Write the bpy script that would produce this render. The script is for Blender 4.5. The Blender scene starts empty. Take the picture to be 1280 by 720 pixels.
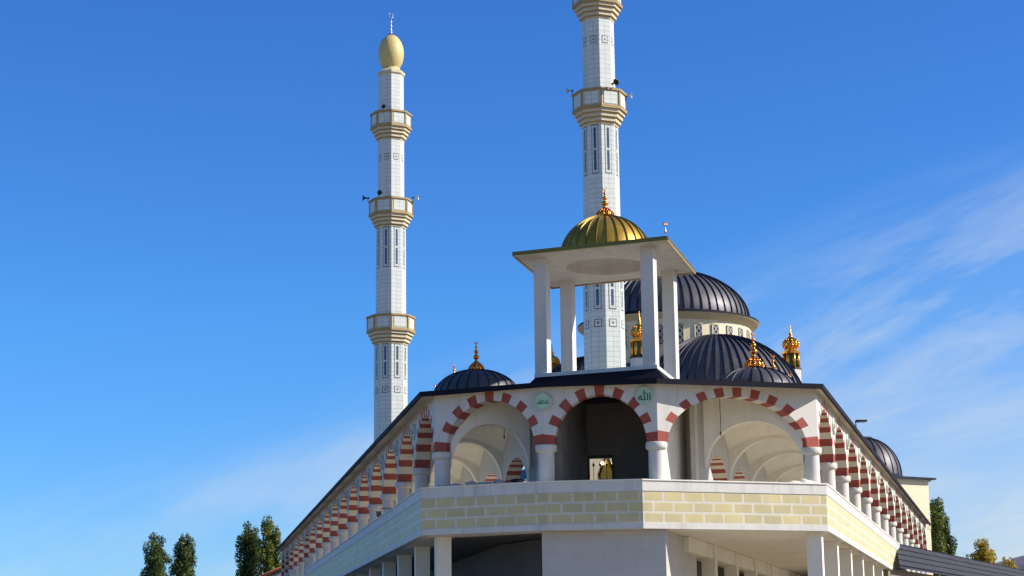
import bpy, bmesh, math, random
from mathutils import Vector, Matrix
R = math.radians
PI = math.pi
C = bpy.context.scene.collection
scene = bpy.context.scene

# ------------------------------------------------------------------ camera, world, sun, exposure
CAMZ = 1.6
cam = bpy.data.cameras.new('camera')
camo = bpy.data.objects.new('camera', cam); C.objects.link(camo)
camo.location = (0, 0, CAMZ)
camo.matrix_world = (Matrix.Translation((0, 0, CAMZ)) @ Matrix.Rotation(R(90 + 11.22), 4, 'X') @ Matrix.Rotation(R(-0.7), 4, 'Z'))
cam.sensor_width = 36.0
cam.lens = 36.0 * 2350 / 1280
cam.clip_start = 0.5; cam.clip_end = 20000
scene.camera = camo

SUN_AZ, SUN_EL = 96.0, 32.0
w = bpy.data.worlds.new('World'); scene.world = w; w.use_nodes = True
nt = w.node_tree; nt.nodes.clear()
def N(t, **k):
    n = nt.nodes.new(t)
    for a, b in k.items():
        if a.startswith('i_'): n.inputs[a[2:].replace('_', ' ')].default_value = b
        else: setattr(n, a, b)
    return n
L = lambda a, b: nt.links.new(a, b)
sky = N('ShaderNodeTexSky', sky_type='NISHITA', sun_disc=False)
sky.sun_elevation = R(SUN_EL); sky.sun_rotation = R(SUN_AZ)
sky.altitude = 1200; sky.air_density = 1.0; sky.dust_density = 0.25; sky.ozone_density = 3.0
hs = N('ShaderNodeHueSaturation'); hs.inputs['Saturation'].default_value = 1.31; hs.inputs['Value'].default_value = 1.0
L(sky.outputs[0], hs.inputs['Color'])
bg = N('ShaderNodeBackground'); bg.inputs['Strength'].default_value = 0.093
tc = N('ShaderNodeTexCoord')
sx = N('ShaderNodeSeparateXYZ'); L(tc.outputs['Generated'], sx.inputs[0])
def M(op, a, b=None, clamp=False):
    n = N('ShaderNodeMath', operation=op); n.use_clamp = clamp
    for i, v in enumerate((a, b)):
        if v is None: continue
        if isinstance(v, (int, float)): n.inputs[i].default_value = v
        else: L(v, n.inputs[i])
    return n.outputs[0]
# dry high-altitude air: a bluer sky towards the horizon
rmp = N('ShaderNodeValToRGB'); L(sx.outputs[2], rmp.inputs[0])
els = rmp.color_ramp.elements
els[0].position = 0.04; els[0].color = (0.47, 0.75, 1.14, 1)
els[1].position = 0.60; els[1].color = (1.05, 1.02, 1.05, 1)
for p_, c_ in ((0.18, (0.72, 0.98, 1.28, 1)), (0.34, (1.02, 0.97, 1.30, 1))):
    e_ = els.new(p_); e_.color = c_
mul = N('ShaderNodeVectorMath', operation='MULTIPLY'); L(hs.outputs[0], mul.inputs[0]); L(rmp.outputs[0], mul.inputs[1])
L(mul.outputs[0], bg.inputs[0])
# thin cirrus, laid out by bearing and height in the sky
uu = M('DIVIDE', sx.outputs[0], M('MAXIMUM', sx.outputs[1], 0.05))
vv = M('SUBTRACT', sx.outputs[2], M('MULTIPLY', uu, 0.29))
cb = N('ShaderNodeCombineXYZ'); L(M('MULTIPLY', uu, 3.2), cb.inputs[0]); L(M('MULTIPLY', vv, 15.0), cb.inputs[1])
nz = N('ShaderNodeTexNoise'); nz.inputs['Scale'].default_value = 1.0; nz.inputs['Detail'].default_value = 9; nz.inputs['Roughness'].default_value = 0.62; nz.inputs['Distortion'].default_value = 0.45
L(cb.outputs[0], nz.inputs['Vector'])
mr = N('ShaderNodeMapRange'); mr.inputs[1].default_value = 0.41; mr.inputs[2].default_value = 0.68; mr.inputs[3].default_value = 0.10; L(nz.outputs[0], mr.inputs[0])
dz_ = M('SUBTRACT', sx.outputs[2], M('MULTIPLY', uu, 0.33))
low = N('ShaderNodeMapRange', interpolation_type='SMOOTHSTEP'); low.inputs[1].default_value = 0.180; low.inputs[2].default_value = 0.130; L(dz_, low.inputs[0])
rt = N('ShaderNodeMapRange'); rt.inputs[1].default_value = -0.22; rt.inputs[2].default_value = 0.20; rt.inputs[3].default_value = 0.50; rt.inputs[4].default_value = 1.05
L(uu, rt.inputs[0])
n2 = N('ShaderNodeTexNoise'); n2.inputs['Scale'].default_value = 0.45; n2.inputs['Detail'].default_value = 3; n2.inputs['Distortion'].default_value = 1.2
cb2 = N('ShaderNodeVectorMath', operation='ADD'); cb2.inputs[1].default_value = (3.1, 1.7, 5.0); L(cb.outputs[0], cb2.inputs[0]); L(cb2.outputs[0], n2.inputs['Vector'])
m2 = N('ShaderNodeMapRange'); m2.inputs[1].default_value = 0.35; m2.inputs[2].default_value = 0.62; m2.inputs[3].default_value = 0.5; L(n2.outputs[0], m2.inputs[0])
fac = M('MULTIPLY', M('MULTIPLY', M('MULTIPLY', mr.outputs[0], m2.outputs[0]), low.outputs[0]), rt.outputs[0], True)
h1 = N('ShaderNodeMapRange', interpolation_type='SMOOTHSTEP'); h1.inputs[1].default_value = 0.19; h1.inputs[2].default_value = 0.05; L(sx.outputs[2], h1.inputs[0])
h2_ = N('ShaderNodeMapRange', interpolation_type='SMOOTHSTEP'); h2_.inputs[1].default_value = 0.02; h2_.inputs[2].default_value = 0.30; L(uu, h2_.inputs[0])
fac = M('ADD', fac, M('MULTIPLY', M('MULTIPLY', h1.outputs[0], h2_.outputs[0]), 0.45), True)
bc = N('ShaderNodeBackground'); bc.inputs['Color'].default_value = (0.82, 0.90, 0.95, 1); bc.inputs['Strength'].default_value = 0.58
mx = N('ShaderNodeMixShader'); L(fac, mx.inputs[0]); L(bg.outputs[0], mx.inputs[1]); L(bc.outputs[0], mx.inputs[2])
wo = N('ShaderNodeOutputWorld'); L(mx.outputs[0], wo.inputs[0])

sun = bpy.data.lights.new('sun', 'SUN'); sun.energy = 5.0; sun.angle = R(0.53); sun.color = (1.0, 0.93, 0.82)
suno = bpy.data.objects.new('sun', sun); C.objects.link(suno)
sd = Vector((math.sin(R(SUN_AZ)) * math.cos(R(SUN_EL)), math.cos(R(SUN_AZ)) * math.cos(R(SUN_EL)), math.sin(R(SUN_EL))))
suno.rotation_euler = sd.to_track_quat('Z', 'Y').to_euler()
suno.location = (60, 20, 60)
vs = scene.view_settings
vs.view_transform = 'Standard'; vs.look = 'None'; vs.exposure = 0.55; vs.gamma = 1.0; vs.use_curve_mapping = False

# ------------------------------------------------------------------ materials
MATS = {}
def mat(name, col, rough=0.7, metal=0.0, var=0.10, vscale=1.5, bump=0.0, bscale=20.0, stain=0.0, kind=None, **kw):
    m = bpy.data.materials.new(name); m.use_nodes = True
    t = m.node_tree; b = t.nodes['Principled BSDF']
    b.inputs['Roughness'].default_value = rough; b.inputs['Metallic'].default_value = metal
    if 'spec' in kw: b.inputs['Specular IOR Level'].default_value = kw['spec']
    def nn(ty): return t.nodes.new(ty)
    co = nn('ShaderNodeTexCoord')
    nz = nn('ShaderNodeTexNoise'); nz.inputs['Scale'].default_value = vscale; nz.inputs['Detail'].default_value = 6; nz.inputs['Roughness'].default_value = 0.65
    t.links.new(co.outputs['Object'], nz.inputs['Vector'])
    if kind in ('brick', 'tile'):
        br = nn('ShaderNodeTexBrick'); mpn = nn('ShaderNodeMapping'); mpn.inputs['Location'].default_value = kw.get('loc', (0, 0, 0))
        t.links.new(co.outputs['UV'], mpn.inputs[0]); t.links.new(mpn.outputs[0], br.inputs['Vector'])
        br.inputs['Scale'].default_value = 1
        br.inputs['Brick Width'].default_value = kw['bw']; br.inputs['Row Height'].default_value = kw['rh']
        br.inputs['Mortar Size'].default_value = kw['ms']; br.inputs['Mortar Smooth'].default_value = 0.1
        br.offset = kw.get('offset', 0.5); br.offset_frequency = 2; br.squash = 1
        br.inputs['Color1'].default_value = (*col, 1); br.inputs['Color2'].default_value = (*kw.get('col2', col), 1)
        br.inputs['Mortar'].default_value = (*kw['mortar'], 1)
        base = br.outputs['Color']
        if kw.get('raise_', 0):
            bp = nn('ShaderNodeBump'); bp.inputs['Strength'].default_value = kw['raise_']; bp.inputs['Distance'].default_value = 0.01; bp.invert = True
            t.links.new(br.outputs['Fac'], bp.inputs['Height']); t.links.new(bp.outputs[0], b.inputs['Normal'])
    else:
        rg = nn('ShaderNodeRGB'); rg.outputs[0].default_value = (*col, 1); base = rg.outputs[0]
    r2 = nn('ShaderNodeMapRange'); r2.inputs[1].default_value = 0.3; r2.inputs[2].default_value = 0.7
    r2.inputs[3].default_value = 1 - var; r2.inputs[4].default_value = 1 + var * 0.6
    t.links.new(nz.outputs[0], r2.inputs[0])
    vm = nn('ShaderNodeVectorMath'); vm.operation = 'SCALE'
    t.links.new(base, vm.inputs[0]); t.links.new(r2.outputs[0], vm.inputs['Scale'])
    out = vm.outputs[0]
    if stain:
        mp2 = nn('ShaderNodeMapping'); mp2.inputs['Scale'].default_value = (2.2, 2.2, 0.25)
        t.links.new(co.outputs['Object'], mp2.inputs[0])
        n2 = nn('ShaderNodeTexNoise'); n2.inputs['Scale'].default_value = 1.4; n2.inputs['Detail'].default_value = 5
        t.links.new(mp2.outputs[0], n2.inputs['Vector'])
        r3 = nn('ShaderNodeMapRange'); r3.inputs[1].default_value = 0.5; r3.inputs[2].default_value = 0.8; r3.inputs[4].default_value = stain
        t.links.new(n2.outputs[0], r3.inputs[0])
        mxn = nn('ShaderNodeMix'); mxn.data_type = 'RGBA'
        t.links.new(r3.outputs[0], mxn.inputs[0]); t.links.new(out, mxn.inputs[6]); mxn.inputs[7].default_value = (0.22, 0.19, 0.15, 1)
        out = mxn.outputs[2]
    t.links.new(out, b.inputs['Base Color'])
    if bump:
        nb = nn('ShaderNodeTexNoise'); nb.inputs['Scale'].default_value = bscale; nb.inputs['Detail'].default_value = 4
        t.links.new(co.outputs['Object'], nb.inputs['Vector'])
        bp = nn('ShaderNodeBump'); bp.inputs['Strength'].default_value = bump; bp.inputs['Distance'].default_value = 0.02
        t.links.new(nb.outputs[0], bp.inputs['Height']); t.links.new(bp.outputs[0], b.inputs['Normal'])
        rr = nn('ShaderNodeMapRange'); rr.inputs[3].default_value = max(rough - 0.12, 0.05); rr.inputs[4].default_value = min(rough + 0.12, 1)
        t.links.new(nz.outputs[0], rr.inputs[0]); t.links.new(rr.outputs[0], b.inputs['Roughness'])
    if kw.get('emit'):
        b.inputs['Emission Color'].default_value = (*kw['emit'], 1); b.inputs['Emission Strength'].default_value = kw['es']
    MATS[name] = m
    return m
white = mat('white_paint', (0.60, 0.57, 0.525), 0.75, var=0.06, vscale=0.8, bump=0.15, bscale=30, stain=0.35)
trimw = mat('white_trim', (0.62, 0.595, 0.55), 0.65, var=0.06, vscale=2, stain=0.4)
cream = mat('cream_plaster', (0.66, 0.60, 0.47), 0.8, var=0.08, vscale=0.7, bump=0.15, stain=0.2)
plaster = mat('beige_plaster', (0.80, 0.76, 0.66), 0.85, var=0.10, vscale=0.6, bump=0.25, bscale=12, stain=0.15)
red = mat('red_voussoir_paint', (0.32, 0.060, 0.042), 0.75, var=0.22, vscale=2.5, stain=0.2)
band = mat('yellow_brick_tiles', (0.58, 0.485, 0.25), 0.5, var=0.12, vscale=1.2, kind='brick', bw=0.71, rh=0.34, ms=0.044,
           mortar=(0.62, 0.57, 0.45), col2=(0.49, 0.42, 0.23), loc=(0.1, -5.84, 0), raise_=0.8)
navy = mat('dark_navy_metal', (0.008, 0.008, 0.018), 0.75, 0.0, var=0.2, spec=0.15)
lead = mat('lead_grey_metal', (0.078, 0.072, 0.088), 0.5, 0.32, var=0.35, vscale=0.9, bump=0.1, bscale=5)
leads = mat('dark_seam_metal', (0.022, 0.022, 0.035), 0.35, 0.5, var=0.2)
gold = mat('gold_sheet', (0.44, 0.27, 0.038), 0.38, 0.65, var=0.25, vscale=2.5, bump=0.15, bscale=6)
goldseam = mat('gold_seam_dark', (0.20, 0.14, 0.03), 0.4, 0.7, var=0.2)
copper = mat('copper_gold', (0.78, 0.28, 0.05), 0.25, 0.95, var=0.15, vscale=6)
fgold = mat('bright_gold', (0.80, 0.36, 0.055), 0.25, 0.95, var=0.15, vscale=6)
green = mat('green_enamel', (0.01, 0.12, 0.045), 0.35, var=0.2)
mtile = mat('minaret_tiles', (0.57, 0.595, 0.565), 0.45, var=0.05, vscale=1, kind='tile', bw=0.49, rh=0.33, ms=0.014,
            mortar=(0.30, 0.33, 0.28), col2=(0.52, 0.55, 0.525), offset=0.0)
wtile = mat('marble_wall_tiles', (0.50, 0.475, 0.45), 0.5, var=0.10, vscale=1.2, kind='tile', bw=1.0, rh=0.5, ms=0.006,
            mortar=(0.41, 0.39, 0.37), col2=(0.48, 0.455, 0.43), offset=0.5)
ctile = mat('cream_wall_tiles', (0.70, 0.62, 0.42), 0.6, var=0.06, vscale=1, kind='tile', bw=0.8, rh=0.4, ms=0.008,
            mortar=(0.5, 0.46, 0.33), col2=(0.66, 0.59, 0.40))
ochre = mat('ochre_trim', (0.33, 0.23, 0.095), 0.6, var=0.12, vscale=3)
ochre2 = mat('pale_ochre_trim', (0.54, 0.46, 0.30), 0.6, var=0.10, vscale=3)
eggm = mat('yellow_stone_tip', (0.55, 0.43, 0.17), 0.55, var=0.12, vscale=2)
motif = mat('dark_tile_motif', (0.10, 0.11, 0.09), 0.5)
glass = mat('dark_glass', (0.03, 0.045, 0.07), 0.08, var=0.1)
bluegl = mat('blue_window_glass', (0.06, 0.09, 0.15), 0.12, var=0.3)
disc = mat('pale_green_enamel', (0.42, 0.60, 0.40), 0.4, var=0.06, vscale=3)
discr = mat('grey_green_rim', (0.42, 0.50, 0.42), 0.5)
ink = mat('dark_green_lettering', (0.01, 0.09, 0.06), 0.5)
dark = mat('dark_render_and_shade', (0.10, 0.09, 0.085), 0.9, var=0.2, vscale=0.8)
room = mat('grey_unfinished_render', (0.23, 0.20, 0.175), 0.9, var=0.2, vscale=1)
brown = mat('dark_brown_frame', (0.035, 0.02, 0.012), 0.5)
silver = mat('silver_metal', (0.6, 0.6, 0.62), 0.3, 0.9)
blackp = mat('black_plastic', (0.02, 0.02, 0.022), 0.5)
greyp = mat('grey_horn_metal', (0.45, 0.46, 0.48), 0.4, 0.3)
woodm = mat('weathered_wood', (0.22, 0.16, 0.11), 0.8, var=0.3, vscale=4)
stone = mat('broken_stone', (0.30, 0.30, 0.31), 0.85, var=0.3, vscale=5)
cloth = mat('pale_sheeting', (0.66, 0.62, 0.55), 0.8, var=0.15, vscale=3)
yel = mat('yellow_door_paint', (0.66, 0.48, 0.07), 0.4, var=0.1)
lampm = mat('lamp_glass', (0.9, 0.8, 0.6), 0.3, emit=(1.0, 0.82, 0.5), es=2.2)
roofred = mat('red_clay_tiles', (0.30, 0.09, 0.05), 0.8, var=0.25, vscale=3, bump=0.4)
bark = mat('bark', (0.12, 0.09, 0.06), 0.9, var=0.3, vscale=6, bump=0.5)
groundm = mat('dusty_ground', (0.27, 0.225, 0.16), 0.95, var=0.25, vscale=0.05, bump=0.3, bscale=3)
deckm = mat('pale_paving', (0.60, 0.56, 0.48), 0.8, var=0.12, vscale=0.4)
lowroof = mat('dull_sheet_roof', (0.030, 0.030, 0.036), 0.7, 0.0, var=0.3, vscale=0.8, spec=0.3)
lowwall = mat('brownish_render', (0.20, 0.16, 0.11), 0.85, var=0.15)
hillm = mat('far_hill', (0.13, 0.11, 0.15), 1.0, var=0.3, vscale=0.01)  # bluish tone stands in for distance haze, mixed into the base colour
def leafmat(name, c1, c2):
    m = bpy.data.materials.new(name); m.use_nodes = True; t = m.node_tree; b = t.nodes['Principled BSDF']
    co = t.nodes.new('ShaderNodeTexCoord'); n = t.nodes.new('ShaderNodeTexNoise'); n.inputs['Scale'].default_value = 1.1; n.inputs['Detail'].default_value = 5
    t.links.new(co.outputs['Object'], n.inputs['Vector'])
    rp = t.nodes.new('ShaderNodeValToRGB'); rp.color_ramp.elements[0].position = 0.35; rp.color_ramp.elements[1].position = 0.65
    rp.color_ramp.elements[0].color = (*c1, 1); rp.color_ramp.elements[1].color = (*c2, 1)
    t.links.new(n.outputs[0], rp.inputs[0]); t.links.new(rp.outputs[0], b.inputs['Base Color'])
    b.inputs['Roughness'].default_value = 0.55
    tr = t.nodes.new('ShaderNodeBsdfTranslucent'); t.links.new(rp.outputs[0], tr.inputs[0])
    ms = t.nodes.new('ShaderNodeMixShader'); ms.inputs[0].default_value = 0.3
    t.links.new(b.outputs[0], ms.inputs[1]); t.links.new(tr.outputs[0], ms.inputs[2]); t.links.new(ms.outputs[0], t.nodes['Material Output'].inputs[0])
    return m
leafd = leafmat('poplar_leaves', (0.035, 0.065, 0.015), (0.10, 0.14, 0.025))
leafg = leafmat('poplar_leaves_yellowing', (0.06, 0.10, 0.012), (0.20, 0.22, 0.03))
leafy = leafmat('autumn_leaves', (0.28, 0.22, 0.02), (0.50, 0.36, 0.03))

# ------------------------------------------------------------------ helpers
class MB:
    def __init__(s): s.v = []; s.f = []; s.m = []; s.mats = []; s.sm = []
    def mi(s, m):
        if m not in s.mats: s.mats.append(m)
        return s.mats.index(m)
    def face(s, pts, m, smooth=False):
        k = len(s.v); s.v += [tuple(p) for p in pts]; s.f.append(tuple(range(k, k + len(pts)))); s.m.append(s.mi(m)); s.sm.append(smooth)
    def add(s, verts, faces, m, smooth=False):
        k = len(s.v); s.v += [tuple(p) for p in verts]; i = s.mi(m)
        for f in faces: s.f.append(tuple(k + a for a in f)); s.m.append(i); s.sm.append(smooth)
    def prism(s, poly, z0, z1, m, mside=None, mbot=None):
        n = len(poly); ar = sum(poly[i][0] * poly[(i + 1) % n][1] - poly[(i + 1) % n][0] * poly[i][1] for i in range(n))
        if ar < 0: poly = list(reversed(poly))
        lo = [(p[0], p[1], z0) for p in poly]; hi = [(p[0], p[1], z1) for p in poly]
        s.face(hi, m); s.face(list(reversed(lo)), mbot or m)
        for i in range(n):
            j = (i + 1) % n; s.face([lo[i], lo[j], hi[j], hi[i]], mside or m)
    def box(s, c, d, m, M4=None):
        x, y, z = c; a, b, h = d[0] / 2, d[1] / 2, d[2] / 2
        vs_ = [Vector((x + i * a, y + j * b, z + k * h)) for k in (-1, 1) for j in (-1, 1) for i in (-1, 1)]
        if M4: vs_ = [M4 @ v for v in vs_]
        s.add(vs_, [(0, 2, 3, 1), (4, 5, 7, 6), (0, 1, 5, 4), (2, 6, 7, 3), (0, 4, 6, 2), (1, 3, 7, 5)], m)
    def lathe(s, prof, n, m, c=(0, 0, 0), rot=0.0, smooth=True, a0=0.0, a1=2 * PI):
        full = abs(a1 - a0 - 2 * PI) < 1e-6; nn = n if full else n + 1
        vs_ = []
        for r, z in prof:
            for i in range(nn):
                a = a0 + (a1 - a0) * i / n + rot; vs_.append((c[0] + r * math.cos(a), c[1] + r * math.sin(a), c[2] + z))
        fs = []
        for k in range(len(prof) - 1):
            for i in range(n):
                j = (i + 1) % nn if full else i + 1
                fs.append((k * nn + i, k * nn + j, (k + 1) * nn + j, (k + 1) * nn + i))
        s.add(vs_, fs, m, smooth)
    def tube(s, p, q, r0, r1, m, n=8):
        p = Vector(p); q = Vector(q); d = (q - p).normalized(); a = d.orthogonal().normalized(); b = d.cross(a)
        vs_ = [p + (a * math.cos(2 * PI * i / n) + b * math.sin(2 * PI * i / n)) * r0 for i in range(n)] + \
              [q + (a * math.cos(2 * PI * i / n) + b * math.sin(2 * PI * i / n)) * r1 for i in range(n)]
        s.add(vs_, [(i, (i + 1) % n, n + (i + 1) % n, n + i) for i in range(n)] + [tuple(reversed(range(n))), tuple(range(n, 2 * n))], m, True)
    def mesh(s, name):
        me = bpy.data.meshes.new(name); me.from_pydata(s.v, [], s.f)
        for m in s.mats: me.materials.append(m)
        me.polygons.foreach_set('material_index', s.m); me.polygons.foreach_set('use_smooth', s.sm)
        me.update()
        uv = me.uv_layers.new(name='UVMap'); dat = uv.data
        for p in me.polygons:
            nx, ny, nz_ = p.normal; h = math.hypot(nx, ny)
            for li in p.loop_indices:
                co = me.vertices[me.loops[li].vertex_index].co
                if h < 0.5: dat[li].uv = (co.x, co.y)
                else: dat[li].uv = ((-ny * co.x + nx * co.y) / h, co.z)
        return me
    def build(s, name, parent=None, loc=(0, 0, 0), rz=0):
        return obj(name, s.mesh(name), parent, loc, rz)
def obj(name, me, parent=None, loc=(0, 0, 0), rz=0):
    o = bpy.data.objects.new(name, me); C.objects.link(o)
    o.location = loc; o.rotation_euler = (0, 0, rz)
    if parent: o.parent = parent
    return o
def thing(name, label, cat, loc=(0, 0, 0), rz=0, group=None):
    o = bpy.data.objects.new(name, None); C.objects.link(o); o.location = loc; o.rotation_euler = (0, 0, rz)
    o['label'] = label; o['category'] = cat
    if group: o['group'] = group
    o.empty_display_size = 0.3
    return o
def tag(o, label, cat, group=None, kind=None):
    if label: o['label'] = label; o['category'] = cat
    if group: o['group'] = group
    if kind: o['kind'] = kind
    return o
def azdir(a): return Vector((math.sin(R(a)), math.cos(R(a)), 0))

def ribbed_dome(mb, rad, hgt, n, m, ms, c=(0, 0, 0), rib=0.03, a0=0.0, a1=2 * PI, lev=12, ph=0.0, pw=1.0):
    """standing seam dome: shell plus raised seams, a seam every 1/n of the sweep"""
    prof = []
    for k in range(lev + 1):
        t = (PI / 2) * k / lev
        prof.append((rad * math.cos(t), hgt * math.sin(t)))
    prof[-1] = (0.001, hgt)
    mb.lathe(prof, n * 3, m, c, 0, True, a0 + ph, a1 + ph)
    full = abs(a1 - a0 - 2 * PI) < 1e-6
    for i in range(n if full else n + 1):
        a = a0 + ph + (a1 - a0) * i / n; ca, sa = math.cos(a), math.sin(a)
        vs_ = []
        for k in range(lev + 1):
            t = (PI / 2) * k / lev; r, z = prof[k]
            nr, nz_ = math.cos(t), math.sin(t)
            ww = rib * 0.55 * max(0.35, math.cos(t))
            for (dr, dw) in ((-0.01, -ww), (rib, -ww * 0.5), (rib, ww * 0.5), (-0.01, ww)):
                rr = r + nr * dr; z2 = z + nz_ * dr
                vs_.append((c[0] + ca * rr - sa * dw, c[1] + sa * rr + ca * dw, c[2] + z2))
        fs = []
        for k in range(lev):
            for q in range(3): fs.append((k * 4 + q, k * 4 + q + 1, k * 4 + 5 + q, k * 4 + 4 + q))
        mb.add(vs_, fs, ms, False)

def finial_mesh(h, m, name='finial', crescent=True, fat=1.0):
    """onion base, stacked balls and a crescent; total height h"""
    mb = MB(); f = h * fat
    P = [(0.17, 0), (0.19, .02), (0.22, .06), (0.22, .12), (0.17, .20), (0.10, .27), (0.055, .33), (0.04, .36), (0.05, .38), (0.085, .41), (0.10, .45), (0.085, .49),
         (0.045, .52), (0.035, .55), (0.06, .575), (0.075, .61), (0.06, .645), (0.03, .67), (0.022, .72), (0.04, .74), (0.045, .76), (0.03, .785), (0.016, .80), (0.014, .84), (0.0, .85)]
    mb.lathe([(r * f, z * h) for r, z in P], 20, m)
    # gadroon ribs on the base bulb
    for i in range(12):
        a = 2 * PI * i / 12
        pts = [(0.18, .01), (0.235, .07), (0.235, .12), (0.18, .20), (0.10, .275)]
        for (r0, z0), (r1, z1) in zip(pts, pts[1:]):
            mb.tube((r0 * f * math.cos(a), r0 * f * math.sin(a), z0 * h), (r1 * f * math.cos(a), r1 * f * math.sin(a), z1 * h), 0.016 * f, 0.016 * f, m, 6)
    if crescent:
        cz = .925 * h; rr = (.055 if h < 2 else .035) * h; n = 14
        pts = []
        for i in range(n + 1):
            a = R(-60 + 300 * i / n + 150); pts.append((math.cos(a) * rr, 0, cz + math.sin(a) * rr, 0.004 * h + 0.016 * h * math.sin(PI * i / n)))
        # opening upward
        pts = []
        for i in range(n + 1):
            a = R(130 + 280 * i / n); pts.append((math.cos(a) * rr, 0, cz + math.sin(a) * rr, 0.004 * h + 0.014 * h * math.sin(PI * i / n)))
        for p, q in zip(pts, pts[1:]): mb.tube(p[:3], q[:3], p[3], q[3], m, 6)
    return mb.mesh(name)

# ------------------------------------------------------------------ the setting
mb = MB(); mb.face([(-6000, -800, 0), (6000, -800, 0), (6000, 9000, 0), (-6000, 9000, 0)], groundm)
g = mb.build('ground'); g['kind'] = 'structure'
# far hill, rising to the right
mb = MB(); nx, ny = 70, 16; vs_ = []
random.seed(5)
for j in range(ny + 1):
    for i in range(nx + 1):
        x = 420 + i * 45; y = 2100 + j * 120
        cross = math.sin(PI * j / ny)
        rise = 1 - math.exp(-max(0, (x - 600)) / 110)
        h = (182 + 20 * min(1, (x - 640) / 900) + 9 * math.sin(x * .011 + 1) + 4 * math.sin(x * .037 + j)) * rise * cross ** 0.7
        vs_.append((x, y, max(-2, h * (1 if i < nx else 0))))
mb.add(vs_, [(j * (nx + 1) + i, j * (nx + 1) + i + 1, (j + 1) * (nx + 1) + i + 1, (j + 1) * (nx + 1) + i) for j in range(ny) for i in range(nx)], hillm, True)
h = mb.build('hill'); h['kind'] = 'structure'

# ------------------------------------------------------------------ the arcaded building
ZB, ZT, ZF = 5.66, 7.18, 6.30          # band bottom, band top, gallery floor
ZS, ZCR = 8.47, 10.05                  # arch springing, crown
ZSOF, ZE = 10.42, 10.30                # soffit, bottom of the eaves board
dL, dR = azdir(-10.25), azdir(15.05)   # the two wings run away from the viewer
PA, PB, PC, PD = Vector((-3.05, 61.9, 0)), Vector((1.02, 60.15, 0)), Vector((4.06, 59.78, 0)), Vector((10.28, 62.15, 0))
CA, CB, CC, CD = Vector((-2.40, 62.85, 0)), Vector((1.05, 61.0, 0)), Vector((4.60, 60.55, 0)), Vector((9.93, 62.75, 0))
EA, EB, EC, ED = Vector((-3.10, 62.35, 0)), Vector((1.06, 60.40, 0)), Vector((4.62, 59.93, 0)), Vector((10.22, 61.65, 0))
NL, NR, BAY, GWL, GWR = 17, 13, 5.3, 3.2, 3.8
nLin, nRin = Vector((dL.y, -dL.x, 0)), Vector((-dR.y, dR.x, 0))   # inward normals (towards the courtyard)
arc = thing('arcaded_building', 'two storey white arcaded building with red striped arches and yellow brick band', 'building', (3, 62, 0))
AO = Vector((3, 62, 0))
def apart(mb, name): # part given in world coordinates
    me = mb.mesh(name); me.transform(Matrix.Translation(-AO)); return obj(name, me, arc)
def aput(me, name, p, rz=0, parent=None): return obj(name, me, parent or arc, Vector(p) - AO, rz)

# terrace slab that carries the upper gallery and the courtyard
endL, endR = CA + dL * BAY * NL, CD + dR * BAY * NR
slab = [tuple(v[:2]) for v in (PA, PB, PC, PD, PD + dR * (BAY * NR + 1), PA + dL * (BAY * NL + 1))]
def inset(poly, d):
    out = []; n = len(poly)
    for i in range(n):
        p0, p1, p2 = Vector(poly[i - 1]), Vector(poly[i]), Vector(poly[(i + 1) % n])
        a = (p1 - p0).normalized(); b = (p2 - p1).normalized()
        na, nb = Vector((-a.y, a.x)), Vector((-b.y, b.x)); k = (na + nb).normalized()
        out.append(tuple(p1 + k * (d / k.dot(na))))
    return out
sl = inset(slab, 0.22)
mb = MB(); mb.prism(sl, ZB + 0.004, ZF, deckm, trimw, plaster); apart(mb, 'terrace_slab')
# parapet band, cut open at the far ends like in the photo
pLe, pRe = PA + dL * 54, PD + dR * 36
run = [pLe, PA, PB, PC, PD, pRe]
def offs(run, d):
    out = []
    for i, p in enumerate(run):
        a = (run[i] - run[i - 1]).normalized() if i else None
        b = (run[i + 1] - run[i]).normalized() if i < len(run) - 1 else None
        na = Vector((-a.y, a.x, 0)) if a else None; nb = Vector((-b.y, b.x, 0)) if b else None
        if na is None: out.append(p + nb * d)
        elif nb is None: out.append(p + na * d)
        else:
            k = (na + nb).normalized(); out.append(p + k * (d / k.dot(na)))
    return out
def strip(mb, run, d0, d1, z0, z1, m, mtop=None, mbot=None):
    o, i_ = offs(run, d0), offs(run, d1); mtop = mtop or m; mbot = mbot or m
    for k in range(len(run) - 1):
        a, b, c, d = o[k], o[k + 1], i_[k + 1], i_[k]
        P = lambda v, z: (v.x, v.y, z)
        mb.face([P(a, z0), P(b, z0), P(b, z1), P(a, z1)], m)
        mb.face([P(c, z0), P(d, z0), P(d, z1), P(c, z1)], m)
        mb.face([P(a, z1), P(b, z1), P(c, z1), P(d, z1)], mtop)
        mb.face([P(b, z0), P(a, z0), P(d, z0), P(c, z0)], mbot)
    for v, u in ((o[0], i_[0]), (i_[-1], o[-1])):
        mb.face([(v.x, v.y, z0), (v.x, v.y, z1), (u.x, u.y, z1), (u.x, u.y, z0)][::-1], m)
mb = MB(); strip(mb, run, 0.0, 0.20, ZB + 0.19, ZT - 0.335, band); pp = apart(mb, 'parapet')
pp['label'] = 'pale yellow brick pattern band between white strips'
mb = MB(); strip(mb, run, -0.022, 0.22, ZT - 0.33, ZT, trimw); strip(mb, run, -0.055, 0.25, ZT + 0.003, ZT + 0.045, plaster); apart(mb, 'coping')
mb = MB(); strip(mb, run, -0.022, 0.22, ZB, ZB + 0.187, trimw); apart(mb, 'string_course')

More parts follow.
